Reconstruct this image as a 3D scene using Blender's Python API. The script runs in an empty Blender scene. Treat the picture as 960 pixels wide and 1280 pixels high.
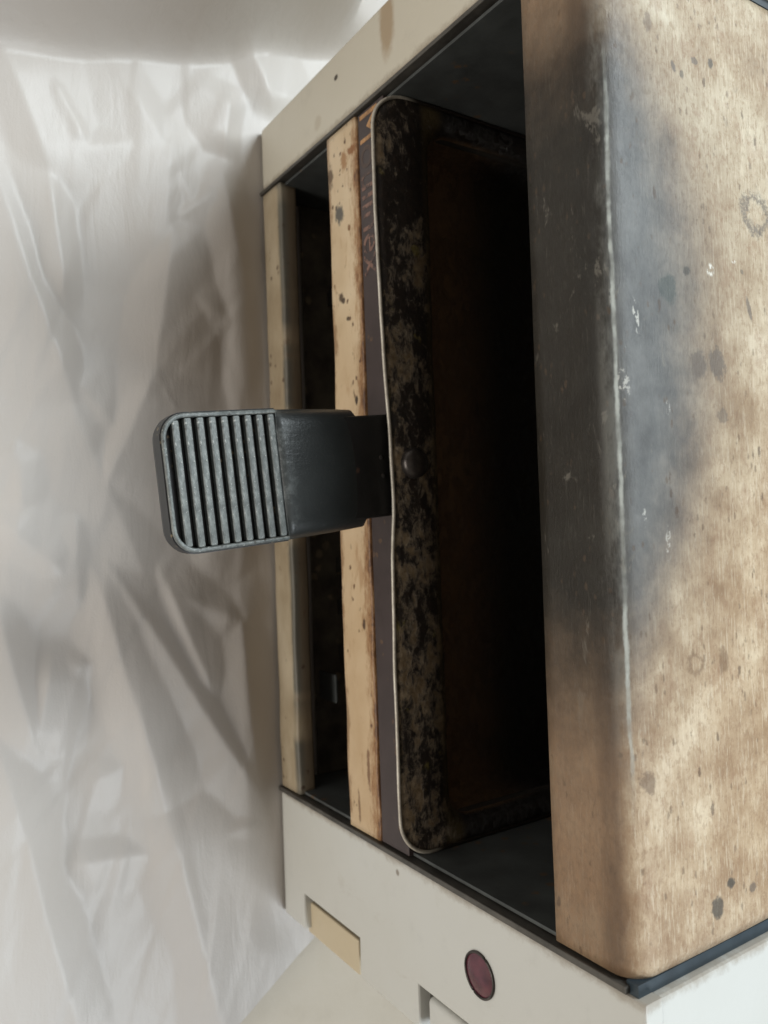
import bpy, bmesh, math, random
import numpy as np
from mathutils import Matrix, Vector, noise
random.seed(7)
scene = bpy.context.scene
COL = scene.collection

# ------------------------------------------------------------------ camera
ROT = np.array([[0.0345042, 0.99925536, -0.01726805],
                [0.83759473, -0.01948766, 0.54594442],
                [0.54520137, -0.033301, -0.83764342]])
CAM = np.array([0.02055252, -0.17355121, 0.36949118])
FPX = 1000.55
cam = bpy.data.cameras.new('camera')
cam_o = bpy.data.objects.new('camera', cam)
COL.objects.link(cam_o)
m3 = ROT @ np.diag([1, -1, -1])
M = Matrix.Identity(4)
for i in range(3):
    for j in range(3):
        M[i][j] = m3[i][j]
    M[i][3] = CAM[i]
cam_o.matrix_world = M
cam.sensor_fit = 'VERTICAL'
cam.sensor_height = 36
cam.lens = FPX / 1280 * 36
cam.clip_start = 0.01
cam.clip_end = 50
cam.dof.use_dof = True
cam.dof.focus_distance = 0.262
cam.dof.aperture_fstop = 15
scene.camera = cam_o

# ------------------------------------------------------------------ light
world = bpy.data.worlds.new('World')
scene.world = world
world.use_nodes = True
bg = world.node_tree.nodes['Background']
bg.inputs['Color'].default_value = (1.0, 0.90, 0.78, 1)
bg.inputs['Strength'].default_value = 0.17

def area(name, loc, target, size, energy, color):
    l = bpy.data.lights.new(name, 'AREA')
    l.shape = 'RECTANGLE'; l.size, l.size_y = size
    l.energy = energy; l.color = color
    o = bpy.data.objects.new(name, l); COL.objects.link(o)
    o.location = loc
    o.rotation_euler = (Vector(target) - Vector(loc)).to_track_quat('-Z', 'Y').to_euler()
    return o
# a window behind-left of the oven; side and front lamps are added fill
area('window_light', (-0.75, 0.62, 1.35), (0, 0, 0.1), (0.75, 0.55), 28.0, (0.86, 0.95, 1.0))
area('side_fill_light', (1.0, 0.42, 1.30), (0.05, 0, 0.1), (0.6, 0.6), 14.0, (0.86, 0.94, 1.0))  # unseen fill, added to brighten the table and cloth on the right
area('front_fill_light', (0.25, -1.8, 0.36), (0, 0, 0.1), (1.5, 0.6), 18.0, (1.0, 0.955, 0.89))  # unseen warm fill, added to light the oven's front
scene.view_settings.view_transform = 'Standard'
scene.view_settings.look = 'None'
scene.view_settings.exposure = 0.0
scene.view_settings.gamma = 1.0

# ------------------------------------------------------------------ helpers
def hit(u, v, ax, val):
    """photo pixel -> point on the plane coordinate[ax] = val"""
    d = ROT @ np.array([(u - 480) / FPX, (v - 640) / FPX, 1.0])
    t = (val - CAM[ax]) / d[ax]
    return CAM + t * d

def obj(name, bm, mat, parent=None, smooth=False):
    me = bpy.data.meshes.new(name)
    bmesh.ops.recalc_face_normals(bm, faces=bm.faces)
    bm.to_mesh(me); bm.free()
    if smooth:
        for p in me.polygons: p.use_smooth = True
    if mat: me.materials.append(mat)
    o = bpy.data.objects.new(name, me)
    COL.objects.link(o)
    if parent: o.parent = parent
    return o

def thing(name, label, cat, loc=(0, 0, 0)):
    o = bpy.data.objects.new(name, None); COL.objects.link(o)
    o.location = loc; o['label'] = label; o['category'] = cat
    o.empty_display_size = 0.03
    return o

def tag(o, label, cat):
    o['label'] = label; o['category'] = cat

def box(x0, x1, y0, y1, z0, z1, bev=0.0, seg=2, bm=None):
    bm = bm or bmesh.new()
    r = bmesh.ops.create_cube(bm, size=1)
    for v in r['verts']:
        v.co = Vector((x0 + (v.co.x + .5) * (x1 - x0), y0 + (v.co.y + .5) * (y1 - y0), z0 + (v.co.z + .5) * (z1 - z0)))
    if bev > 0:
        es = list({e for v in r['verts'] for e in v.link_edges})
        bmesh.ops.bevel(bm, geom=es, offset=bev, segments=seg, affect='EDGES', profile=.5)
    return bm

def prism_y(poly, y0, y1, bev=0.0):
    """x-z outline extruded from y0 to y1"""
    bm = bmesh.new()
    a = [bm.verts.new((x, y0, z)) for x, z in poly]
    b = [bm.verts.new((x, y1, z)) for x, z in poly]
    n = len(poly)
    f = bm.faces.new(a); bm.faces.new(b[::-1])
    for i in range(n):
        bm.faces.new((a[i], a[(i + 1) % n], b[(i + 1) % n], b[i]))
    bmesh.ops.recalc_face_normals(bm, faces=bm.faces)
    if bev > 0:
        bmesh.ops.bevel(bm, geom=list(f.edges), offset=bev, segments=2, affect='EDGES', profile=.5)
    return bm

def tube(path, r, n=8, closed=False, bm=None):
    bm = bm or bmesh.new()
    P = [Vector(p) for p in path]; rings = []
    N = len(P)
    for i, p in enumerate(P):
        if closed:
            t = (P[(i + 1) % N] - P[i - 1]).normalized()
        else:
            t = (P[min(i + 1, N - 1)] - P[max(i - 1, 0)]).normalized()
        up = Vector((0, 0, 1)) if abs(t.z) < .9 else Vector((1, 0, 0))
        s = t.cross(up).normalized(); w = s.cross(t)
        rings.append([bm.verts.new(p + r * (math.cos(a) * s + math.sin(a) * w)) for a in [2 * math.pi * k / n for k in range(n)]])
    for i in range(N if closed else N - 1):
        A, B = rings[i], rings[(i + 1) % N]
        for k in range(n):
            bm.faces.new((A[k], A[(k + 1) % n], B[(k + 1) % n], B[k]))
    if not closed:
        bm.faces.new(rings[0][::-1]); bm.faces.new(rings[-1])
    return bm

def rrect(x0, x1, y0, y1, r, n=8, edge=24):
    """rounded rectangle, points spread along the sides, starting at the front-left corner"""
    pts = []
    def arc(cx, cy, a0):
        for k in range(n + 1):
            a = math.radians(a0 + 90 * k / n)
            pts.append((cx + r * math.cos(a), cy + r * math.sin(a)))
    def side(p, q):
        for k in range(1, edge):
            t = k / edge
            pts.append((p[0] + (q[0] - p[0]) * t, p[1] + (q[1] - p[1]) * t))
    arc(x0 + r, y0 + r, 180); side((x0 + r, y0), (x1 - r, y0))
    arc(x1 - r, y0 + r, 270); side((x1, y0 + r), (x1, y1 - r))
    arc(x1 - r, y1 - r, 0);   side((x1 - r, y1), (x0 + r, y1))
    arc(x0 + r, y1 - r, 90);  side((x0, y1 - r), (x0, y0 + r))
    return pts

def loft(rings, cap0=False, cap1=False):
    bm = bmesh.new()
    V = [[bm.verts.new(p) for p in r] for r in rings]
    n = len(rings[0])
    for A, B in zip(V[:-1], V[1:]):
        for k in range(n):
            bm.faces.new((A[k], A[(k + 1) % n], B[(k + 1) % n], B[k]))
    if cap0: bm.faces.new(V[0][::-1])
    if cap1: bm.faces.new(V[-1])
    return bm

# ------------------------------------------------------------------ materials
class Mat:
    def __init__(s, name, rough=.5, metal=0.0, spec=.5, coat=0.0):
        s.m = bpy.data.materials.new(name); s.m.use_nodes = True
        s.nt = s.m.node_tree
        s.b = s.nt.nodes['Principled BSDF']
        s.b.inputs['Roughness'].default_value = rough
        s.b.inputs['Metallic'].default_value = metal
        s.b.inputs['Specular IOR Level'].default_value = spec
        s.b.inputs['Coat Weight'].default_value = coat
        s.tc = s.nt.nodes.new('ShaderNodeTexCoord').outputs['Object']
        s._xyz = None
    def put(s, sock, v):
        if isinstance(v, bpy.types.NodeSocket): s.nt.links.new(v, sock)
        elif isinstance(v, tuple) and len(v) == 3 and sock.type == 'RGBA': sock.default_value = (*v, 1)
        else: sock.default_value = v
    def math(s, op, a, b=None, c=None, clamp=False):
        n = s.nt.nodes.new('ShaderNodeMath'); n.operation = op; n.use_clamp = clamp
        s.put(n.inputs[0], a)
        if b is not None: s.put(n.inputs[1], b)
        if c is not None: s.put(n.inputs[2], c)
        return n.outputs[0]
    def xyz(s):
        if s._xyz is None:
            n = s.nt.nodes.new('ShaderNodeSeparateXYZ'); s.put(n.inputs[0], s.tc); s._xyz = n.outputs
        return s._xyz
    def noise(s, scale, detail=4, rough=.55, stretch=(1, 1, 1), dist=0.0, off=(0, 0, 0)):
        mp = s.nt.nodes.new('ShaderNodeMapping'); s.put(mp.inputs['Vector'], s.tc)
        mp.inputs['Scale'].default_value = stretch; mp.inputs['Location'].default_value = off
        n = s.nt.nodes.new('ShaderNodeTexNoise'); s.put(n.inputs['Vector'], mp.outputs[0])
        n.inputs['Scale'].default_value = scale; n.inputs['Detail'].default_value = detail
        n.inputs['Roughness'].default_value = rough; n.inputs['Distortion'].default_value = dist
        return n.outputs['Fac']
    def vor(s, scale, stretch=(1, 1, 1), feat='F1'):
        mp = s.nt.nodes.new('ShaderNodeMapping'); s.put(mp.inputs['Vector'], s.tc)
        mp.inputs['Scale'].default_value = stretch
        n = s.nt.nodes.new('ShaderNodeTexVoronoi'); s.put(n.inputs['Vector'], mp.outputs[0])
        n.feature = feat; n.inputs['Scale'].default_value = scale
        return n.outputs['Distance']
    def step(s, v, a, b):
        n = s.nt.nodes.new('ShaderNodeMapRange'); n.interpolation_type = 'SMOOTHSTEP'
        s.put(n.inputs[0], v)
        inv = a > b
        n.inputs[1].default_value = min(a, b); n.inputs[2].default_value = max(a, b)
        n.inputs[3].default_value = 1.0 if inv else 0.0; n.inputs[4].default_value = 0.0 if inv else 1.0
        return n.outputs[0]
    def mix(s, f, a, b):
        n = s.nt.nodes.new('ShaderNodeMix'); n.data_type = 'RGBA'
        s.put(n.inputs['Factor'], f); s.put(n.inputs[6], a); s.put(n.inputs[7], b)
        return n.outputs[2]
    def ramp(s, f, stops):
        n = s.nt.nodes.new('ShaderNodeValToRGB'); s.put(n.inputs[0], f)
        e = n.color_ramp.elements
        while len(e) < len(stops): e.new(.5)
        for k, (p, c) in zip(e, stops): k.position = p; k.color = (*c, 1)
        return n.outputs[0]
    def lerp(s, f, a, b):
        return s.math('ADD', a, s.math('MULTIPLY', f, s.math('SUBTRACT', b, a)))
    def mul(s, a, b): return s.math('MULTIPLY', a, b)
    def add(s, a, b): return s.math('ADD', a, b)
    def ellipse(s, axes, c, r, soft=.35, warp=None, rot=0.0):
        """1 inside an ellipse, in two object axes"""
        X = s.xyz()
        a = s.math('SUBTRACT', X[axes[0]], c[0]); b = s.math('SUBTRACT', X[axes[1]], c[1])
        if rot:
            ca, sa = math.cos(rot), math.sin(rot)
            a, b = s.add(s.mul(a, ca), s.mul(b, sa)), s.add(s.mul(b, ca), s.mul(a, -sa))
        a = s.mul(a, 1 / r[0]); b = s.mul(b, 1 / r[1])
        d = s.math('SQRT', s.add(s.mul(a, a), s.mul(b, b)))
        if warp is not None: d = s.add(d, warp)
        return s.step(d, 1 + soft, 1 - soft), d
    def bump(s, h, dist=.001, strength=1.0):
        n = s.nt.nodes.new('ShaderNodeBump'); s.put(n.inputs['Height'], h)
        n.inputs['Distance'].default_value = dist; n.inputs['Strength'].default_value = strength
        s.nt.links.new(n.outputs[0], s.b.inputs['Normal'])
    def color(s, c): s.put(s.b.inputs['Base Color'], c); return s
    def rough(s, r): s.put(s.b.inputs['Roughness'], r); return s

def speckle(m, scale, thr, stretch=(1, 1, 1)):
    """small irregular flecks"""
    v = m.vor(scale, stretch)
    n = m.noise(scale * .23, 3, off=(3.1, 1.7, .4))
    v = m.add(v, m.mul(m.math('SUBTRACT', m.noise(scale * 3.1, 4, .7), .5), thr * 1.9))
    return m.mul(m.step(v, thr, thr * .55), m.step(n, .52, .6))

# --- scorched tan enamel of the hood
def mat_hood():
    m = Mat('scorched_tan_enamel', .42, 0, .3)
    X = m.xyz()
    s_ = m.add(X[1], m.math('SUBTRACT', X[2], .2212))            # run over the bend: <0 front, >0 top
    big = m.noise(11, 6, .62); mid = m.noise(60, 6, .65); grain = m.noise(560, 7, .78, (.62, 1, 1)); fine = m.noise(900, 3, .6, (.3, 1, 1))
    bigw = m.math('SUBTRACT', big, .5); midw = m.math('SUBTRACT', mid, .5)
    cream = m.ramp(m.add(m.mul(big, .5), m.mul(mid, .5)), [(.26, (.24, .165, .10)), (.44, (.40, .305, .20)), (.56, (.56, .48, .35)), (.70, (.80, .755, .62))])
    # left third paler and greyer, the rest toasted
    toast = m.step(m.add(X[0], m.mul(bigw, .12)), -.10, .05)
    cream = m.mix(m.mul(toast, .5), cream, m.ramp(mid, [(.30, (.27, .145, .075)), (.5, (.42, .265, .15)), (.68, (.62, .45, .28))]))
    pit = m.step(grain, .525, .575); scr = m.noise(1300, 4, .8, (.10, 1, 1), 0, (1, 2, 3))
    cream = m.mix(m.mul(pit, .36), cream, (.23, .135, .075))
    cream = m.mix(m.mul(m.step(scr, .55, .60), .40), cream, (.72, .63, .48))
    cream = m.mix(m.mul(m.step(scr, .43, .36), .25), cream, (.20, .125, .07))
    cream = m.mix(m.mul(m.step(m.noise(90, 9, .80, (.9, 1, 1), .2, (7, 1, 2)), .53, .60), .30), cream, (.29, .165, .095))
    cream = m.mix(m.mul(m.step(grain, .42, .30), .35), cream, (.62, .54, .41))
    # brown front band
    front = m.step(m.add(s_, m.mul(midw, .012)), .004, -.006)
    brown = m.ramp(m.add(m.mul(grain, .5), m.mul(big, .5)), [(.36, (.12, .068, .036)), (.5, (.23, .14, .08)), (.62, (.36, .235, .14))])
    base = m.mix(m.mul(front, .78), cream, brown)
    dk = m.mul(m.step(m.math('ABSOLUTE', m.add(s_, m.add(.0075, m.mul(midw, .006)))), .0065, .0015), m.step(m.noise(30, 4, .6, (.4, 1, 1)), .38, .6))
    base = m.mix(m.mul(dk, .6), base, (.085, .05, .03))
    # heat burn, over the opening's middle
    e, d = m.ellipse((0, 1), (-.02, -.02), (.108, .052), .5)
    ax = m.mul(m.math('ABSOLUTE', m.math('SUBTRACT', X[0], -.022)), 1 / .094)
    ax = m.math('POWER', ax, 2.2)
    sx = m.mul(m.math('MAXIMUM', m.math('SUBTRACT', s_, m.mul(m.math('SUBTRACT', -.03, X[0]), .05)), 0.0), 1 / .034)
    dd = m.add(m.add(ax, sx), m.add(m.mul(bigw, 1.0), m.mul(midw, .7)))
    burn = m.step(dd, 1.65, .42)
    halo = m.step(dd, 2.6, .9)
    base = m.mix(m.mul(halo, .45), base, (.145, .10, .068))
    soot = m.mix(m.step(s_, -.004, .006), m.ramp(mid, [(.3, (.007, .0075, .006)), (.7, (.019, .0195, .0165))]), m.ramp(mid, [(.3, (.075, .082, .085)), (.7, (.165, .172, .172))]))
    base = m.mix(m.mul(burn, .94), base, soot)
    # scuffs in the burn
    sc = m.math('MAXIMUM', m.mul(m.step(m.noise(95, 5, .7, (.6, 1.3, 1.3), .6), .61, .68), .45), m.mul(m.step(scr, .58, .66), .12))
    base = m.mix(m.mul(sc, burn), base, (.23, .21, .175))
    # speckled dirt
    base = m.mix(m.mul(speckle(m, 170, .17, (.45, 1, 1)), .6), base, (.075, .05, .035))
    base = m.mix(m.mul(speckle(m, 420, .3, (.5, 1, 1)), .5), base, (.10, .065, .04))
    warp = m.add(m.mul(m.math('SUBTRACT', m.noise(260, 4, .65), .5), 1.5), m.mul(m.math('SUBTRACT', m.noise(1100, 3, .7), .5), .9))
    flake = m.noise(620, 4, .7, (.6, 1, 1))
    def spot(u, v, rx, ry, c, k, rot=0.0, ring=False, soft=.25):
        nonlocal base
        p = hit(u, v, 2, .2212)
        e, d = m.ellipse((0, 1), (p[0], p[1]), (rx, ry), soft, warp, rot)
        if c[0] > .7: e = m.mul(e, m.step(flake, .50, .56))
        if ring:
            e = m.mul(e, m.step(d, .45, .85))
        base = m.mix(m.mul(e, m.mul(m.step(s_, -.001, .001), k)), base, c)
    G = (.12, .10, .085); BK = (.055, .055, .05); WH = (.72, .70, .63)
    spot(945, 268, .0062, .0072, G, .8, ring=True)
    spot(874, 455, .0042, .0040, G, .75); spot(897, 455, .0052, .0038, G, .75, rot=.3)
    spot(835, 362, .0040, .0042, (.07, .085, .08), .7, rot=.5)
    spot(858, 338, .0013, .0016, BK, .7); spot(897, 1134, .0034, .0026, BK, .8, rot=.4)
    spot(914, 1104, .0017, .0020, BK, .85); spot(941, 1109, .0014, .0016, G, .7)
    spot(888, 337, .0016, .0018, WH, .9); spot(917, 325, .0013, .0014, WH, .85)
    spot(795, 395, .0050, .0012, WH, .6, rot=.2); spot(770, 360, .0046, .0007, WH, .5, rot=.1); spot(783, 480, .0046, .0018, WH, .5); spot(835, 510, .0022, .0008, WH, .5); spot(805, 650, .0028, .0009, WH, .45); spot(835, 680, .0040, .0012, WH, .35); spot(775, 560, .0090, .0008, WH, .4)
    spot(903, 520, .0022, .0026, G, .5); spot(812, 980, .0034, .0024, (.12, .075, .05), .6, rot=.6)
    spot(928, 340, .0008, .0008, BK, .5); spot(937, 385, .0036, .0009, G, .7, rot=.35)
    spot(842, 82, .0018, .0010, G, .8, rot=.4); spot(810, 28, .0030, .0018, (.16, .12, .09), .6)
    spot(888, 80, .0016, .0012, BK, .75); spot(852, 92, .0012, .0010, BK, .6); spot(868, 76, .0010, .0014, G, .7)
    spot(870, 830, .0030, .0040, (.14, .085, .05), .5, ring=True); spot(905, 825, .0040, .0022, (.14, .085, .05), .5)
    # worn edge of the bend: pale, chipped
    chip = m.noise(130, 5, .7, (.5, 1, 1))
    ew = m.mul(m.step(m.math('ABSOLUTE', m.add(m.math('SUBTRACT', s_, .0012), m.mul(m.math('SUBTRACT', chip, .5), .0032))), .0013, .0002), m.mul(m.step(X[0], .115, .06), m.step(X[0], -.118, -.09)))
    ew = m.mul(ew, m.step(m.noise(40, 3, .6, (1, .2, .2)), .30, .46))
    base = m.mix(m.mul(ew, m.add(.35, m.mul(m.step(m.noise(55, 4, .7, (1, .2, .2), 0, (2, 0, 0)), .42, .58), .55))), base, (.50, .52, .48))
    sheen = m.mul(m.step(m.math('ABSOLUTE', m.add(s_, .0015)), .0055, .001), m.mul(m.step(m.noise(80, 6, .72, (.35, 1, 1), 0, (4, 4, 0)), .42, .60), m.step(X[0], .13, .05)))  # wide soft highlight along the bend, painted into the colour
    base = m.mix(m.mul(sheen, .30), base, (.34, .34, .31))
    m.color(base)
    m.rough(m.add(.26, m.add(m.mul(mid, .22), m.mul(pit, .2))))
    m.bump(m.add(m.add(m.mul(grain, .8), m.mul(scr, .6)), m.mul(mid, .4)), .0005, .6)
    return m.m

def mat_white(name, col, stains=(), dirt=.35, rough=.42):
    m = Mat(name, rough, 0, .45)
    big = m.noise(9, 4); mid = m.noise(70, 5, .6)
    c = m.mix(m.mul(m.step(big, .35, .75), dirt), col, tuple(k * f for k, f in zip(col, (.86, .82, .74))))
    c = m.mix(m.mul(m.step(mid, .55, .75), .22 * dirt / .35), c, tuple(k * .75 for k in col))
    c = m.mix(m.mul(speckle(m, 75, .07), .5), c, (.22, .16, .10))
    gx = m.add(m.math('ABSOLUTE', m.math('SUBTRACT', m.math('ABSOLUTE', m.xyz()[0]), .1515)), m.mul(m.math('SUBTRACT', m.noise(120, 6, .75), .5), .008))
    c = m.mix(m.mul(m.step(gx, .0035, .0), .55), c, (.24, .18, .115))
    c = m.mix(m.mul(m.step(m.noise(48, 7, .75, (1, 1, .5), .5, (3, 3, 3)), .60, .68), .16), c, (.33, .27, .19))
    warp = m.mul(m.math('SUBTRACT', m.noise(240, 4), .5), .7)
    for (axes, ctr, r, cc, k) in stains:
        e, d = m.ellipse(axes, ctr, r, .35, warp)
        c = m.mix(m.mul(e, k), c, cc)
    m.color(c)
    m.rough(m.add(rough - .08, m.mul(mid, .2)))
    m.bump(m.add(m.noise(420, 3), m.mul(mid, .6)), .0002, .4)
    return m.m

def mat_rail():
    m = Mat('yellowed_cream_enamel', .38, 0, .5)
    X = m.xyz()
    big = m.noise(14, 4); mid = m.noise(55, 5, .62); st = m.noise(150, 4, .65, (.25, 1, 1))
    c = m.ramp(m.add(m.mul(big, .5), m.mul(mid, .5)), [(.3, (.50, .36, .21)), (.5, (.62, .48, .31)), (.72, (.70, .58, .41))])
    warm = m.step(m.add(X[0], m.mul(m.math('SUBTRACT', mid, .5), .1)), -.10, .0)
    c = m.mix(m.mul(warm, .32), c, (.55, .35, .18))
    # rust creeping in along the upper edge
    ru = m.add(X[2], m.mul(m.math('SUBTRACT', m.noise(130, 7, .78, (.35, 1, 1)), .5), .030))
    c = m.mix(m.mul(m.step(ru, .0845, .0925), .9), c, (.27, .12, .035))
    c = m.mix(m.mul(m.step(ru, .0905, .0945), .9), c, (.09, .04, .02))
    rl = m.add(X[2], m.mul(m.math('SUBTRACT', m.noise(140, 7, .78, (.3, 1, 1), 0, (2, 0, 0)), .5), .024))
    c = m.mix(m.mul(m.step(rl, .0715, .0675), .7), c, (.22, .11, .05))
    c = m.mix(m.mul(speckle(m, 260, .26, (.8, 1, 1)), .9), c, (.10, .045, .02))
    c = m.mix(m.mul(m.step(st, .56, .68), .5), c, (.34, .17, .065))
    warp = m.mul(m.math('SUBTRACT', m.noise(330, 5, .7), .5), 2.4)
    for (u, v, rx, rz, cc, k) in [(425, 268, .0042, .0032, (.09, .085, .075), .95), (414, 222, .0048, .0022, (.10, .055, .025), .9), (431, 200, .0040, .0024, (.30, .13, .03), .8),
                                  (440, 187, .0018, .0030, (.24, .09, .02), .9), (437, 285, .0014, .0012, (.20, .09, .03), .9), (428, 372, .0020, .0016, (.06, .035, .02), .9),
                                  (431, 376, .0012, .0012, (.05, .03, .02), .9), (447, 500, .0020, .0010, (.04, .025, .015), .95), (436, 398, .0010, .0010, (.05, .03, .02), .9),
                                  (456, 780, .0022, .0010, (.06, .03, .015), .9), (462, 960, .0080, .0011, (.16, .07, .03), .8), (450, 1010, .0060, .0009, (.18, .09, .04), .8)]:
        p = hit(u, v, 1, 0)
        e, d = m.ellipse((0, 2), (p[0], p[2]), (rx, rz), .4, warp)
        c = m.mix(m.mul(e, k), c, cc)
    m.color(c); m.bump(m.add(mid, m.mul(st, .6)), .0006, .5)
    m.rough(m.add(.3, m.mul(mid, .25)))
    return m.m

def mat_bottom_rail():
    m = Mat('grimy_cream_enamel', .5)
    X = m.xyz()
    mid = m.noise(60, 5, .65, (.4, 1, 1)); big = m.noise(18, 4)
    c = m.ramp(m.add(m.mul(mid, .5), m.mul(big, .5)), [(.32, (.24, .175, .105)), (.5, (.37, .295, .195)), (.66, (.50, .42, .30))])
    # dark grime line where the front turns into the top
    w = m.add(m.math('SUBTRACT', X[2], .0205), m.mul(m.math('SUBTRACT', m.noise(45, 5, .7, (.35, 1, 1)), .5), .009))
    g = m.mul(m.step(m.math('ABSOLUTE', w), .0046, .0012), m.step(m.noise(22, 3, .6, (1, .1, .1)), .36, .5))
    c = m.mix(m.mul(g, .8), c, (.07, .075, .068))
    c = m.mix(m.mul(m.step(X[1], .001, .005), .5), c, (.22, .145, .08))
    c = m.mix(m.mul(speckle(m, 190, .28), .9), c, (.07, .04, .025))
    c = m.mix(m.mul(m.step(m.noise(80, 5, .7), .62, .70), .5), c, (.15, .085, .045))
    m.color(c); m.bump(mid, .0008, .5)
    return m.m

def mat_lip():
    m = Mat('burnt_grease_on_tin', .5, 0, .45)
    X = m.xyz()
    a = m.noise(230, 9, .80, (.6, 1, 1), .35); b = m.noise(34, 5, .65); f = m.noise(330, 5, .7)
    bare = m.step(m.add(m.add(m.mul(a, .62), m.mul(b, .5)), m.mul(m.step(X[0], -.10, .03), .045)), .560, .640)
    metal = m.ramp(f, [(.3, (.10, .066, .036)), (.5, (.21, .155, .095)), (.75, (.34, .28, .20))])
    metal = m.mix(m.mul(m.step(b, .5, .65), .35), metal, (.11, .07, .03))
    crust = m.ramp(f, [(.3, (.007, .005, .004)), (.6, (.022, .014, .009)), (.8, (.055, .034, .02))])
    c = m.mix(bare, crust, metal)
    c = m.mix(m.mul(m.step(m.noise(60, 4, .6, (1, 1, 1), 0, (5, 2, 1)), .64, .70), .6), c, (.24, .19, .05))
    inn = m.step(X[1], .013, .017)
    c = m.mix(m.step(X[1], .017, .025), c, (.012, .009, .007))  # lip's sides and back darkened: shade inside the oven put into colour
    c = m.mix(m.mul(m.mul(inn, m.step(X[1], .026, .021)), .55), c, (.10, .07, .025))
    # basin: brown varnish, with the oven's shade further in put into the colour
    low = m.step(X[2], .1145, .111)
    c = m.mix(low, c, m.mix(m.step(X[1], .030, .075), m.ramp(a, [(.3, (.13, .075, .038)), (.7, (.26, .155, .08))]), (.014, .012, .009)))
    m.color(c)
    m.rough(m.lerp(bare, .62, .36))
    m.bump(m.add(m.mul(bare, -.8), m.mul(f, .8)), .0008, .7)
    return m.m

def mat_simple(name, c0, c1, scale, rough, metal=0.0, spec=.5, bump=.0003, stretch=(1, 1, 1), flecks=None):
    m = Mat(name, rough, metal, spec)
    n = m.noise(scale, 6, .65, stretch)
    c = m.ramp(n, [(.3, c0), (.7, c1)])
    if flecks:
        c = m.mix(m.mul(speckle(m, flecks[0], .3), .9), c, flecks[1])
    m.color(c); m.rough(m.add(rough - .1, m.mul(n, .2))); m.bump(n, bump, .5)
    return m.m

def mat_plastic(name, top=False):
    m = Mat(name, .36, 0, .5)
    n = m.noise(520, 6, .75, (.5, 1, 1)) if top else m.noise(210, 6, .7, (1, .25, 1)); b = m.noise(30, 4); k = m.noise(900, 3)
    if top:
        c = m.ramp(m.add(m.mul(n, .7), m.mul(b, .3)), [(.3, (.055, .06, .058)), (.5, (.15, .162, .155)), (.72, (.36, .38, .355))])  # scuffed tops, made paler: reflected sky put into the colour
        c = m.mix(m.mul(m.step(k, .62, .70), .5), c, (.66, .66, .60))
        c = m.mix(m.mul(speckle(m, 480, .3), .7), c, (.03, .02, .015))
    else:
        c = m.ramp(b, [(.3, (.018, .020, .020)), (.7, (.040, .044, .043))])
        c = m.mix(m.mul(m.step(n, .62, .74), .35), c, (.10, .105, .10))
        c = m.mix(m.mul(m.step(m.xyz()[1], -.0225, -.031), m.mul(m.add(.25, m.step(m.noise(160, 5, .7), .45, .62)), .5)), c, (.20, .215, .21))  # scuffs near the grip, plus the saddle's reflection put into the colour
    m.color(c); m.rough(m.add(.24, m.mul(n, .24))); m.bump(m.add(n, m.mul(k, .5)), .0003, .6)
    return m.m

def mat_cloth():
    m = Mat('white_thin_cloth', .42, 0, .4)
    n = m.noise(1300, 2, .5); b = m.noise(6, 3); f = m.noise(55, 5, .6)
    c = m.mix(m.step(b, .3, .7), (.53, .485, .44), (.59, .555, .52))
    c = m.mix(m.mul(m.step(f, .5, .75), .25), c, (.54, .50, .465))
    m.color(c)
    m.b.inputs['Sheen Weight'].default_value = .15
    m.bump(m.add(m.mul(n, .14), m.add(m.mul(f, .5), m.mul(m.noise(90, 5, .6, (.25, 1, 1), .6), .9))), .0007, .7)
    return m.m

HOOD = mat_hood()
LEFT_ST = [((0, 2), (-.1745, .1170), (.0130, .0048), (.36, .255, .15), .8), ((0, 2), (-.172, .0773), (.0012, .0016), (.05, .035, .025), .95),
           ((0, 2), (-.160, .060), (.003, .003), (.40, .33, .23), .4)]
WHITE_L = mat_white('cream_white_panel', (.60, .56, .465), LEFT_ST)
WHITE_R = mat_white('off_white_panel', (.605, .605, .57), [((0, 2), (.157, .104), (.0012, .0012), (.2, .16, .12), .8)])
YELLOWED = mat_white('yellowed_plastic', (.60, .51, .36), (), .4)
RAIL = mat_rail()
BOTTOM = mat_bottom_rail()
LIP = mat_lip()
BROWN = mat_simple('dark_plum_enamel', (.035, .024, .023), (.062, .044, .042), 40, .42, flecks=(230, (.12, .07, .04)))
WALL = mat_simple('sooty_sheet_steel', (.045, .048, .047), (.10, .108, .105), 45, .5, .1, flecks=(160, (.13, .08, .045)))
DARK = mat_simple('black_soot', (.022, .020, .017), (.07, .06, .05), 30, .6)
GRIME = mat_simple('grimy_sheet_floor', (.05, .042, .034), (.20, .17, .13), 55, .55, flecks=(110, (.30, .24, .16)))
TRIM = mat_simple('dark_grey_trim', (.05, .046, .04), (.125, .115, .10), 90, .45, .3)
BLUE = mat_simple('blue_gap_shade', (.016, .026, .034), (.03, .048, .062), 60, .4)  # dark gaps beside the hood, their blue reflection painted in
def rim_mat():
    m = Mat('worn_bright_rim', .4, .3); X = m.xyz(); n = m.noise(160, 5, .7)
    c = m.ramp(n, [(.3, (.36, .32, .26)), (.6, (.60, .56, .48)), (.8, (.74, .70, .62))])
    m.color(m.mix(m.step(X[1], .004, .014), c, (.02, .015, .012)))  # sides of the rim fade dark, the oven's inner shade in the colour
    return m.m
RIM = rim_mat()
TIN = mat_simple('worn_bright_tin', (.42, .38, .32), (.70, .66, .58), 160, .38, .35)
PLASTIC = mat_plastic('black_plastic')
GROOVE = mat_simple('shaded_groove_plastic', (.006, .006, .007), (.016, .016, .017), 120, .45, flecks=(420, (.20, .15, .09)))  # darker copy of the handle plastic, with groove shade in its colour
PLASTIC_T = mat_plastic('scuffed_sheen_plastic', True)
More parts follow.
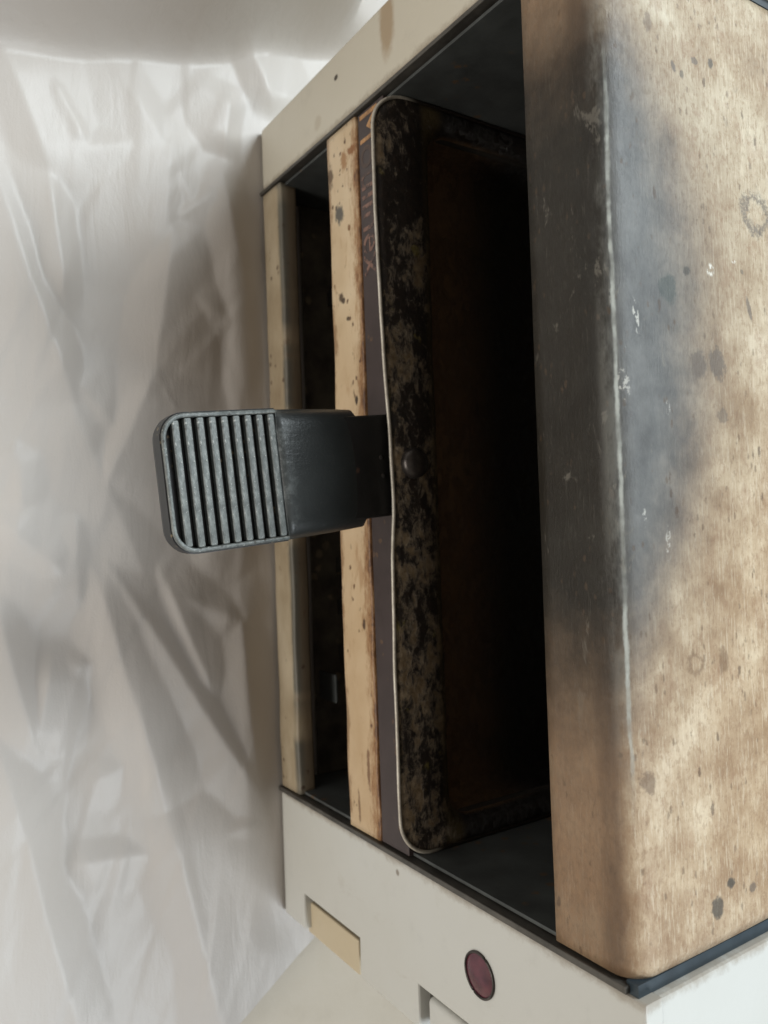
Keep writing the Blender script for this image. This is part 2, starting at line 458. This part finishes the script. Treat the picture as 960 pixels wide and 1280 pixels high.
BRACKET = mat_simple('black_bracket_steel', (.006, .006, .006), (.018, .016, .015), 80, .5, flecks=(240, (.12, .06, .04)))
RIVET = mat_simple('dark_rivet_steel', (.03, .025, .022), (.09, .078, .07), 200, .3, .6)
CLOTH = mat_cloth()
TABLE = mat_white('beige_laminate', (.60, .535, .43), (), .25, .5)
def lens_mat():
    m = Mat('dull_red_lens', .18, 0, .6)
    n = m.noise(220, 3)
    m.color(m.ramp(n, [(.3, (.06, .012, .024)), (.7, (.13, .03, .045))]))
    return m.m
LENS = lens_mat()
def ink_mat():
    m = Mat('worn_orange_print', .5)
    X = m.xyz(); n = m.noise(330, 5, .7)
    c = m.ramp(n, [(.3, (.25, .12, .05)), (.55, (.50, .27, .11)), (.8, (.60, .40, .24))])
    c = m.mix(m.step(X[0], .018, .028), c, m.ramp(n, [(.3, (.20, .10, .07)), (.7, (.36, .20, .15))]))
    worn = m.math('MAXIMUM', m.mul(m.step(X[0], .0115, .0145), m.step(X[0], .0275, .0245)), m.mul(m.step(m.noise(210, 5, .75), .43, .56), m.add(.45, m.mul(m.step(X[0], .0115, .0135), .55))))
    worn = m.math('MAXIMUM', worn, m.mul(m.step(X[0], .0115, .0135), .35))
    m.color(m.mix(m.mul(worn, .94), c, (.047, .033, .031)))
    return m.m
INK = ink_mat()

# ------------------------------------------------------------------ the surface
o = obj('tabletop', box(-.75, .85, -.7, .8, -.034, -.006, .002), TABLE); o['kind'] = 'structure'

# cloth: a thin sheet with folded creases
CREASES = [  # photo pixel a, b, height mm, width toward the left side mm, width toward the right side mm
    ((5, 60), (62, 215), 5, 7, 20), ((60, 215), (80, 370), 5, 12, 5), ((65, 95), (110, 180), 4, 18, 4),
    ((0, 235), (88, 490), 6, 16, 6), ((60, 190), (170, 175), 3, 8, 10), ((215, 170), (205, 330), 4, 20, 9),
    ((215, 275), (195, 455), 5, 9, 22), ((215, 275), (275, 235), 3, 6, 14), ((195, 460), (125, 620), 5, 8, 24),
    ((190, 465), (225, 520), 4, 4, 7), ((288, 260), (338, 510), 7, 12, 7), ((290, 120), (280, 180), 5, 12, 5),
    ((310, 60), (345, 140), 6, 6, 16), ((150, 90), (250, 260), 3, 20, 7), ((85, 490), (180, 720), 4, 22, 9),
    ((0, 650), (80, 720), 5, 7, 18), ((95, 640), (100, 760), 4, 20, 6), ((125, 740), (205, 1010), 8, 9, 22),
    ((205, 1010), (275, 1275), 7, 10, 24), ((150, 728), (325, 995), 7, 16, 7), ((205, 725), (265, 865), 6, 5, 14),
    ((215, 740), (302, 778), 5, 12, 6), ((302, 780), (322, 975), 6, 12, 7), ((302, 778), (345, 750), 4, 10, 5),
    ((0, 775), (45, 935), 6, 14, 6), ((45, 935), (62, 830), 5, 6, 12), ((0, 940), (95, 1275), 7, 22, 8),
    ((80, 832), (150, 828), 3, 9, 5), ((85, 1082), (205, 1068), 3, 8, 5), ((205, 1068), (330, 1030), 3.5, 9, 6),
    ((115, 980), (190, 945), 2.5, 8, 8), ((240, 1040), (320, 1140), 3, 12, 8), ((0, 1040), (60, 1010), 3, 10, 8),
    ((150, 540), (90, 470), 3, 10, 10), ((20, 560), (30, 640), 4, 8, 12), ((250, 700), (330, 660), 4, 8, 10),
    ((230, 360), (310, 420), 3.5, 10, 16), ((150, 860), (165, 960), 2.5, 9, 5), ((210, 1180), (330, 1260), 3, 14, 14),
]
def cloth_height(X, Y):
    h = np.zeros_like(X)
    for (a, b, amp, wl, wr) in CREASES:
        A = hit(*a, 2, .002)[:2]; B = hit(*b, 2, .002)[:2]
        d = B - A; L = np.hypot(*d); t = d / L
        nrm = np.array([t[1], -t[0]])
        # make the normal point toward the oven (+y = right in the picture)
        if nrm[1] < 0: nrm = -nrm
        along = (X - A[0]) * t[0] + (Y - A[1]) * t[1]
        perp = (X - A[0]) * nrm[0] + (Y - A[1]) * nrm[1]
        perp = perp + .0004 * np.sin(along * 70 + amp * 3)
        s = along / L
        ends = np.clip(np.minimum(s + .30, 1.30 - s) / .50, 0, 1); ends = .5 * ends + .5 * ends * ends * (3 - 2 * ends)
        w = np.where(perp < 0, wl, wr) * .0019
        h = np.maximum(h, amp * .00092 * np.clip(1 - np.abs(perp) / w, 0, 1) * ends)
    return h
def make_cloth():
    nx = 520
    ys = np.concatenate([np.linspace(-.36, -.17, 20, endpoint=False), np.linspace(-.17, .03, 300, endpoint=False), np.linspace(.03, .30, 50)]); ny = len(ys)
    s = np.linspace(0, 1, nx)
    Y = np.repeat(ys[:, None], nx, 1)
    xl = -.2175 - (ys) * .285 - .0015 * np.sin(ys * 38) - .0008 * np.sin(ys * 97 + 1)
    xr = .2405 - ys * .65
    xf = xl; xl = xl - .20
    s = np.concatenate([np.linspace(0, .285, 110, endpoint=False), np.linspace(.285, 1, nx - 110)])
    X = xl[:, None] * (1 - s)[None, :] + xr[:, None] * s[None, :]
    h = cloth_height(X, Y)
    rng = np.random.RandomState(3)
    for _ in range(150):                                        # small sharp crumples, mostly along the folds
        cx, cy = rng.uniform(-.22, .30), rng.uniform(-.20, .02); L = rng.uniform(.02, .09)
        a = rng.normal(0.28, .32); t = np.array([math.cos(a), -math.sin(a)])
        al = ((X - cx) * t[0] + (Y - cy) * t[1]) / L; pe = (X - cx) * -t[1] + (Y - cy) * t[0]
        w1, w2 = rng.uniform(.002, .008), rng.uniform(.006, .022)
        te = np.clip(1 - np.abs(pe) / np.where(pe < 0, w1, w2), 0, 1) * np.clip(1.2 - np.abs(al), 0, 1)
        h += rng.choice([-1, 1], p=[.4, .6]) * rng.uniform(.00015, .0007) * te
    for _ in range(26):                                         # faint long ripples
        a = rng.uniform(0, math.pi); k = rng.uniform(25, 150); p = rng.uniform(0, 6.3)
        h += .00008 * 40 / k * np.sin((X * math.cos(a) + Y * math.sin(a)) * k + p)
    for _ in range(5):                                          # cloth never folds to a knife edge
        h[1:-1, 1:-1] = .5 * h[1:-1, 1:-1] + .125 * (h[:-2, 1:-1] + h[2:, 1:-1] + h[1:-1, :-2] + h[1:-1, 2:])
    # flat where the oven stands on it
    dx = np.maximum(np.maximum(-.184 - X, X - .213), 0); dy = np.maximum(0.0 - Y, 0)
    dist = np.hypot(dx, dy)
    k = np.clip((dist - .001) / .020, 0, 1); k = k * k * (3 - 2 * k)
    Z = -.0014 + (h + .0006) * k
    # left side raised, a shape made up to turn it dark, away from the window
    d = np.maximum(xf[:, None] - X, 0)
    rise = np.where(d < .016, 3.4 * d * d / .032, 3.4 * (d - .008))
    cap = .016 + .30 * np.clip((.052 - Y) / .03, 0, 1) + .006 * np.sin(Y * 60)  # flatter bulge toward the back, shaped to come out as a pale patch
    rise = cap * (1 - np.exp(-np.minimum(rise / cap, 20)))
    Z = Z + rise
    Z = np.maximum(Z, -.0020)
    bm = bmesh.new()
    V = [[bm.verts.new((X[j, i], Y[j, i], Z[j, i])) for i in range(nx)] for j in range(ny)]
    for j in range(ny - 1):
        for i in range(nx - 1):
            bm.faces.new((V[j][i], V[j][i + 1], V[j + 1][i + 1], V[j + 1][i]))
    return bm
cl = obj('tablecloth', make_cloth(), CLOTH, smooth=True)
tag(cl, 'creased thin white cloth spread under and in front of the oven', 'cloth')

# ------------------------------------------------------------------ the oven
oven = thing('grill_oven', 'old open-fronted grill oven with scorched tan hood and off-white end panels', 'oven')
XI = .1500

def make_hood():
    prof = []                                              # (y, z), outer skin from the front lip over the bend to the back
    r = .0085; zt = .2212; y0 = .0004
    for k in range(7): prof.append((y0, .1900 + (zt - r - .1900) * k / 6))
    for k in range(1, 10):
        a = math.pi / 2 * k / 9
        prof.append((y0 + r - r * math.cos(a), zt - r + r * math.sin(a)))
    for k in range(1, 40): prof.append((y0 + r + (.226 - r) * k / 39, zt))
    for k in range(1, 8):
        a = math.pi / 2 * k / 7
        prof.append((.2264 + r * math.sin(a), zt - r + r * math.cos(a)))
    prof.append((.2349, .004))
    inner = []                                             # 1.2 mm inside
    for i, (y, z) in enumerate(prof):
        a = prof[max(i - 1, 0)]; b = prof[min(i + 1, len(prof) - 1)]
        t = Vector((b[0] - a[0], b[1] - a[1])).normalized()
        inner.append((y + t.y * .0012, z - t.x * .0012))
    loop = prof + inner[::-1]
    nx = 90; W = .1482
    bm = bmesh.new(); rows = []
    for i in range(nx + 1):
        x = -W + 2 * W * i / nx
        row = []
        for j, (y, z) in enumerate(loop):
            w = noise.noise(Vector((x * 14, y * 14, z * 14))) * .00045 + noise.noise(Vector((x * 60, y * 60, z * 30 + 4))) * .00010
            edge = max(0, 1 - (W - abs(x)) / .004)             # ends turned down a little
            row.append(bm.verts.new((x, y + w * (.6 if z < .215 else 0), z + w * (1 if z > .2195 else .3) - .0012 * edge * edge * (1 if z > .2 else 0))))
        rows.append(row)
    n = len(loop)
    for A, B in zip(rows[:-1], rows[1:]):
        for k in range(n):
            bm.faces.new((A[k], A[(k + 1) % n], B[(k + 1) % n], B[k]))
    bm.faces.new(rows[0]); bm.faces.new(rows[-1][::-1])
    return bm
h = obj('hood', make_hood(), HOOD, oven, smooth=True)
h['label'] = 'tan enamelled hood scorched black along its front edge'

# left end panel
XL0, XL1 = -.1832, -.1512
lp = obj('end_panel', box(XL0, XL1, 0, .235, 0, .2235, .0022, 3), WHITE_L, oven)
lp['label'] = 'narrow cream-white end panel with a brown tape stain'

# right end panel: a front plate with two finger notches in its outer edge, over a deeper body
XR0, XR1 = .1518, .2122
NX = .1955
plate = [(XR0, .0), (XR1, .0), (XR1, .0215), (NX, .0215), (NX, .0725), (XR1 - .0015, .0725), (XR1, .074), (XR1, .1155), (NX, .1155), (NX, .165), (XR1, .165), (XR1, .2235), (XR0, .2235)]
cp = obj('control_panel', prism_y(plate, 0, .0065, .0009), WHITE_R, oven)
cp['label'] = 'wide off-white end panel with a round red lamp and cut notches'
obj('panel_body', box(XR0 + .0004, XR1 - .0004, .0062, .235, .0003, .2232, .0012), WHITE_R, cp)
obj('notch_shade_plate', box(NX - .004, XR1 - .0009, .0056, .0061, .0170, .0770), TRIM, cp)  # dark plate added: its gap beside the liner stands in for shadow
obj('notch_liner', box(NX + .0050, XR1 + .0034, .0036, .0058, .0180, .0655, .0006), YELLOWED, cp)
sw = obj('slide_switch', box(NX + .0030, XR1 + .0012, .0014, .0085, .1188, .1610, .0026, 4), YELLOWED, cp, smooth=True)
sw.data.materials[0] = WHITE_R
obj('switch_recess', box(NX - .004, XR1 - .0009, .0056, .0061, .112, .168), TRIM, cp)

# indicator lamp on the control panel
def disc(cx, cz, r, y, dome, n=40, rings=6):
    R = [[(cx + r * q * math.cos(2 * math.pi * k / n), y - dome * (1 - q * q), cz + r * q * math.sin(2 * math.pi * k / n)) for k in range(n)] for q in [1 - i / (rings + .2) for i in range(rings + 1)]]
    return loft(R, False, True)
led = obj('indicator_lamp', disc(.1748, .1533, .0071, -.0003, .0012), LENS, cp, smooth=True)
led['label'] = 'dull red round indicator lamp'
obj('lamp_ring', tube([(.1748 + .0074 * math.cos(a), -.0004, .1533 + .0074 * math.sin(a)) for a in [2 * math.pi * k / 48 for k in range(48)]], 0.0005, 6, True), RIVET, led, smooth=True)

# dark trims along the panels' inner edges, standing a little proud, and hood gaps as strips, shade and blue reflection in their colour
for xa, xb in ((-.1510, -.1493), (.1493, .1515)):
    obj('edge_trim', box(xa, xb, -.0009, .006, -.0012, .2175, .0004), TRIM, oven)
def gap_strip(xa0, xa1, xb0, xb1, z):
    bm = bmesh.new()
    p = [(xa0, .001), (xa1, .001), (xb1, .2345), (xb0, .2345)]
    a = [bm.verts.new((x, y, z)) for x, y in p]; b = [bm.verts.new((x, y, z - .004)) for x, y in p]
    bm.faces.new(a); bm.faces.new(b[::-1])
    for i in range(4): bm.faces.new((a[i], a[(i + 1) % 4], b[(i + 1) % 4], b[i]))
    return bm
obj('hood_gap_strip', gap_strip(.1483, .1519, .1483, .1519, .2203), BLUE, oven)
obj('hood_gap_strip', gap_strip(-.1513, -.1483, -.1513, -.1483, .2203), BLUE, oven)

# inner box
for sgn in (-1, 1):
    xa, xb = sorted((sgn * .1472, sgn * .1484))
    obj('inner_side_wall', box(xa, xb, .0025, .2300, .001, .1885), WALL, oven)
obj('inner_back_wall', box(-.147, .147, .2285, .2298, .001, .2190), DARK, oven)
obj('inner_floor', box(-.147, .147, .020, .2283, .0012, .0028), GRIME, oven)
# tray runners on the side walls
for sgn in (-1, 1):
    xa, xb = sorted((sgn * .1360, sgn * .1470))
    obj('tray_runner', box(xa, xb, .012, .226, .1105, .1117), DARK, oven)
# heating bars under the tray floor and their clips
for yb in (.070, .130):
    bar = obj('heating_bar', tube([(-.146, yb, .036), (.146, yb, .036)], .0042, 10), DARK, oven, smooth=True)
for x in (.040, .062, .086):
    obj('vent_tab', box(x - .004, x + .004, .034, .0348, .003, .012 + .003 * math.sin(x * 300), .0002), TRIM, oven)
obj('vent_tab', box(.094, .108, .022, .0232, .003, .020, .0003), WALL, oven)
obj('vent_tab', box(-.104, -.096, .034, .0348, .003, .010, .0002), TRIM, oven)

# front rails
def wavy_bar(x0, x1, prof, seed, amp, n=110):
    rings = []
    for i in range(n + 1):
        x = x0 + (x1 - x0) * i / n
        rings.append([(x, y + amp * noise.noise(Vector((x * 45, y * 90, z * 60 + seed))), z + amp * noise.noise(Vector((x * 38, z * 80 + 9, seed)))) for y, z in prof])
    return loft(rings, True, True)
def bar_prof(y0, y1, z0, z1, r):
    P = []
    for cy, cz, a0 in ((y0 + r, z0 + r, 180), (y1 - r, z0 + r, 270), (y1 - r, z1 - r, 0), (y0 + r, z1 - r, 90)):
        for k in range(4):
            a = math.radians(a0 + 30 * k); P.append((cy + r * math.cos(a), cz + r * math.sin(a)))
    return P
r_ = obj('front_rail', wavy_bar(-.1483, .1483, bar_prof(-.0004, .004, .0680, .0925, .0010), 1, .0005), RAIL, oven, smooth=True)
r_['label'] = 'yellowed cream front rail with rust along its edge'
ns = obj('name_strip', box(-.1483, .1483, .0004, .0040, .0929, .1120, .0003), BROWN, oven)
ns['label'] = 'dark plum strip with a worn maker\'s name'
obj('bottom_rail', wavy_bar(-.1483, .1483, bar_prof(-.0002, .0085, .0008, .0210, .0012), 5, .0004), BOTTOM, oven, smooth=True)['label'] = 'grimy cream bottom rail'

cu = bpy.data.curves.new('lettering', 'FONT')
cu.body = 'Moulinex'; cu.size = .0190; cu.extrude = .00004; cu.space_character = .98
to = bpy.data.objects.new('lettering_curve', cu); COL.objects.link(to)
dg = bpy.context.evaluated_depsgraph_get()
tm = bpy.data.meshes.new_from_object(to.evaluated_get(dg))
bpy.data.objects.remove(to)
tx = [v.co.x for v in tm.vertices]; w = max(tx) - min(tx)
for v in tm.vertices: v.co.x = (v.co.x - min(tx)) * (.0665 / w)
tm.materials.clear(); tm.materials.append(INK)
tm.name = 'lettering'
t = bpy.data.objects.new('lettering', tm); COL.objects.link(t)
t.parent = ns; t.location = (-.1472, .00034, .0945); t.rotation_euler = (math.pi / 2, 0, 0)

# ------------------------------------------------------------------ the grill tray
TZ = .1170
tray = thing('grill_tray', 'grease-blackened shallow metal tray slid into the oven, with a ribbed black handle', 'tray')
LX = [-.146, -.121, -.090, -.059, -.034, -.0157, .003, .0153, .034, .0585, .095, .120, .146]
LY = [-.0076, -.0078, -.0076, -.0070, -.0060, -.0049, -.0042, -.0040, -.0055, -.0058, -.0062, -.0061, -.0060]
def front_shift(x, y):
    k = max(0.0, min(1.0, (.012 - y) / .016))
    return (float(np.interp(x, LX, LY)) + .0060) * k
def ring(x0, x1, y0, y1, r, z):
    out = []
    for (x, y) in rrect(x0, x1, y0, y1, r, 10, 48):
        out.append((x, y + front_shift(x, y) + .0003 * noise.noise(Vector((x * 60, y * 60, 3))), z + .0007 * noise.noise(Vector((x * 22, y * 22, 1)))))
    return out
RO = (-.1462, .1462, -.0060, .2150)
body = [ring(RO[0], RO[1], RO[2], RO[3], .0145, TZ),
        ring(-.1440, .1440, -.0025, .2130, .0135, TZ + .0003),
        ring(-.1420, .1420, .0060, .2100, .0130, TZ + .0003),
        ring(-.1400, .1400, .0150, .2080, .0120, TZ),
        ring(-.1385, .1385, .0180, .2065, .0115, TZ - .0016),
        ring(-.1370, .1370, .0205, .2050, .0110, TZ - .0070),
        ring(-.1350, .1350, .0230, .2030, .0100, TZ - .0200),
        ring(-.1320, .1320, .0270, .2000, .0090, TZ - .0225)]
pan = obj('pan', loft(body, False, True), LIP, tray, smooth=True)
pan['label'] = 'burnt flat lip and dark basin of the tray'
sm = pan.modifiers.new('thickness', 'SOLIDIFY'); sm.thickness = .0009; sm.offset = -1
rim = obj('rim', tube(ring(RO[0] - .0002, RO[1] + .0002, RO[2] - .0002, RO[3] + .0002, .0147, TZ - .0002), .00080, 6, True), RIM, pan, smooth=True)
rim['label'] = 'bare bright edge of the tray lip'

# handle, turned slightly about its root
HZ = .1185
hd = bpy.data.objects.new('handle', None); COL.objects.link(hd)
hd.parent = tray; hd.location = (-.0012, -.0215, HZ); hd.rotation_euler = (0, 0, math.radians(5.2)); hd.empty_display_size = .02
hd['label'] = 'black plastic handle with a ribbed grip'
HW = .0232; TIP = -.0712; RIB0 = -.0698; RIB1 = -.0322; TH = .0125
# grip base: rounded-front slab below the ribs
def grip_ring(inset, z, y1=-.0300):
    x0, x1, y0 = -HW + inset, HW - inset, TIP + inset
    r = .0085 - inset * .8
    pts = []
    for k in range(9):
        a = math.radians(180 + 90 * k / 8); pts.append((x0 + r + r * math.cos(a), y0 + r + r * math.sin(a), z))
    for k in range(9):
        a = math.radians(270 + 90 * k / 8); pts.append((x1 - r + r * math.cos(a), y0 + r + r * math.sin(a), z))
    pts.append((x1, y1, z)); pts.append((x0, y1, z))
    return pts
gz = -.0030                                                 # groove floor below the rib tops
obj('grip', loft([grip_ring(.0022, -TH), grip_ring(.0006, -TH + .002), grip_ring(0, -TH + .005), grip_ring(.0000, -.0012), grip_ring(.0004, -.0010),
                  grip_ring(.0018, -.0010), grip_ring(.0020, gz)], True, True), GROOVE, hd, smooth=False)
# raised rim round the ribs
obj('grip_rim', loft([grip_ring(.0004, -.0011), grip_ring(.0005, -.0003), grip_ring(.0009, 0.0), grip_ring(.0014, 0.0), grip_ring(.0018, -.0003), grip_ring(.0019, -.0012)]), PLASTIC_T, hd, smooth=True)
pitch = (RIB1 - RIB0 + .0006) / 9
rib_me = None
for k in range(9):
    yc = RIB0 - .0002 + pitch * (k + 1)
    half = HW - .0020
    if k == 0: half = HW - .0026
    if rib_me is None or k in (1,):
        bm = box(-half, half, -.00122, .00122, gz - .0001, -.0001, .00060, 3)
        ob = obj('rib', bm, PLASTIC_T, hd); rib_me = ob.data
    else:
        ob = bpy.data.objects.new('rib', rib_me); COL.objects.link(ob); ob.parent = hd
    ob.location = (0, yc, 0)
# smooth saddle between grip and bracket
def saddle():
    rings = []
    for k in range(13):
        t = k / 12; y = -.0302 + .0362 * t
        hw = HW - .0002 - .0006 * t
        zt = -.0006 - .0004 * t - .0062 * t ** 2.2
        zb = -TH + .001
        P = []
        n = 16
        for i in range(n + 1):
            s = -1 + 2 * i / n
            edge = max(0, (abs(s) - .80) / .20)
            P.append((s * hw, y, zt + .0009 * (1 - s * s) - .0032 * edge ** 2.2))
        P += [(hw, y, zb), (-hw, y, zb)]
        rings.append(P)
    last = [(x * .985, y + .0009, z - .0012 if z > -.006 else z) for x, y, z in rings[-1]]
    rings.append(last)
    return loft(rings, True, True)
obj('grip_saddle', saddle(), PLASTIC, hd, smooth=True)
# bracket, running in under the lip
bk = box(-.0195, .0195, -.002, .0262, -.0085, -.0052, .0008)
obj('bracket', bk, BRACKET, hd)
for (x, y) in ((-.0030, .0150), (.0040, .0152)):
    obj('weld_spot', disc(0, 0, .0017, 0, .0010, 16, 4), TIN, hd, smooth=True).location = (x, y, 0)
for ob in list(hd.children):
    if ob.name.startswith('weld_spot'):
        ob.rotation_euler = (-math.pi / 2, 0, 0); ob.location.z = -.0054; ob.scale = (.8, .6, .8)
        ob.data.materials[0] = BRACKET
# rivet through the lip
rv = obj('rivet', loft([[(r * math.cos(2 * math.pi * k / 28), r * math.sin(2 * math.pi * k / 28), z) for k in range(28)] for r, z in ((.0060, -.0006), (.0060, .0008), (.0056, .0022), (.0044, .0033), (.0024, .0039), (.0004, .0041))], False, True), RIVET, tray, smooth=True)
rv.location = (-.0032, .0052, TZ + .0004)

scene.render.engine = 'CYCLES'
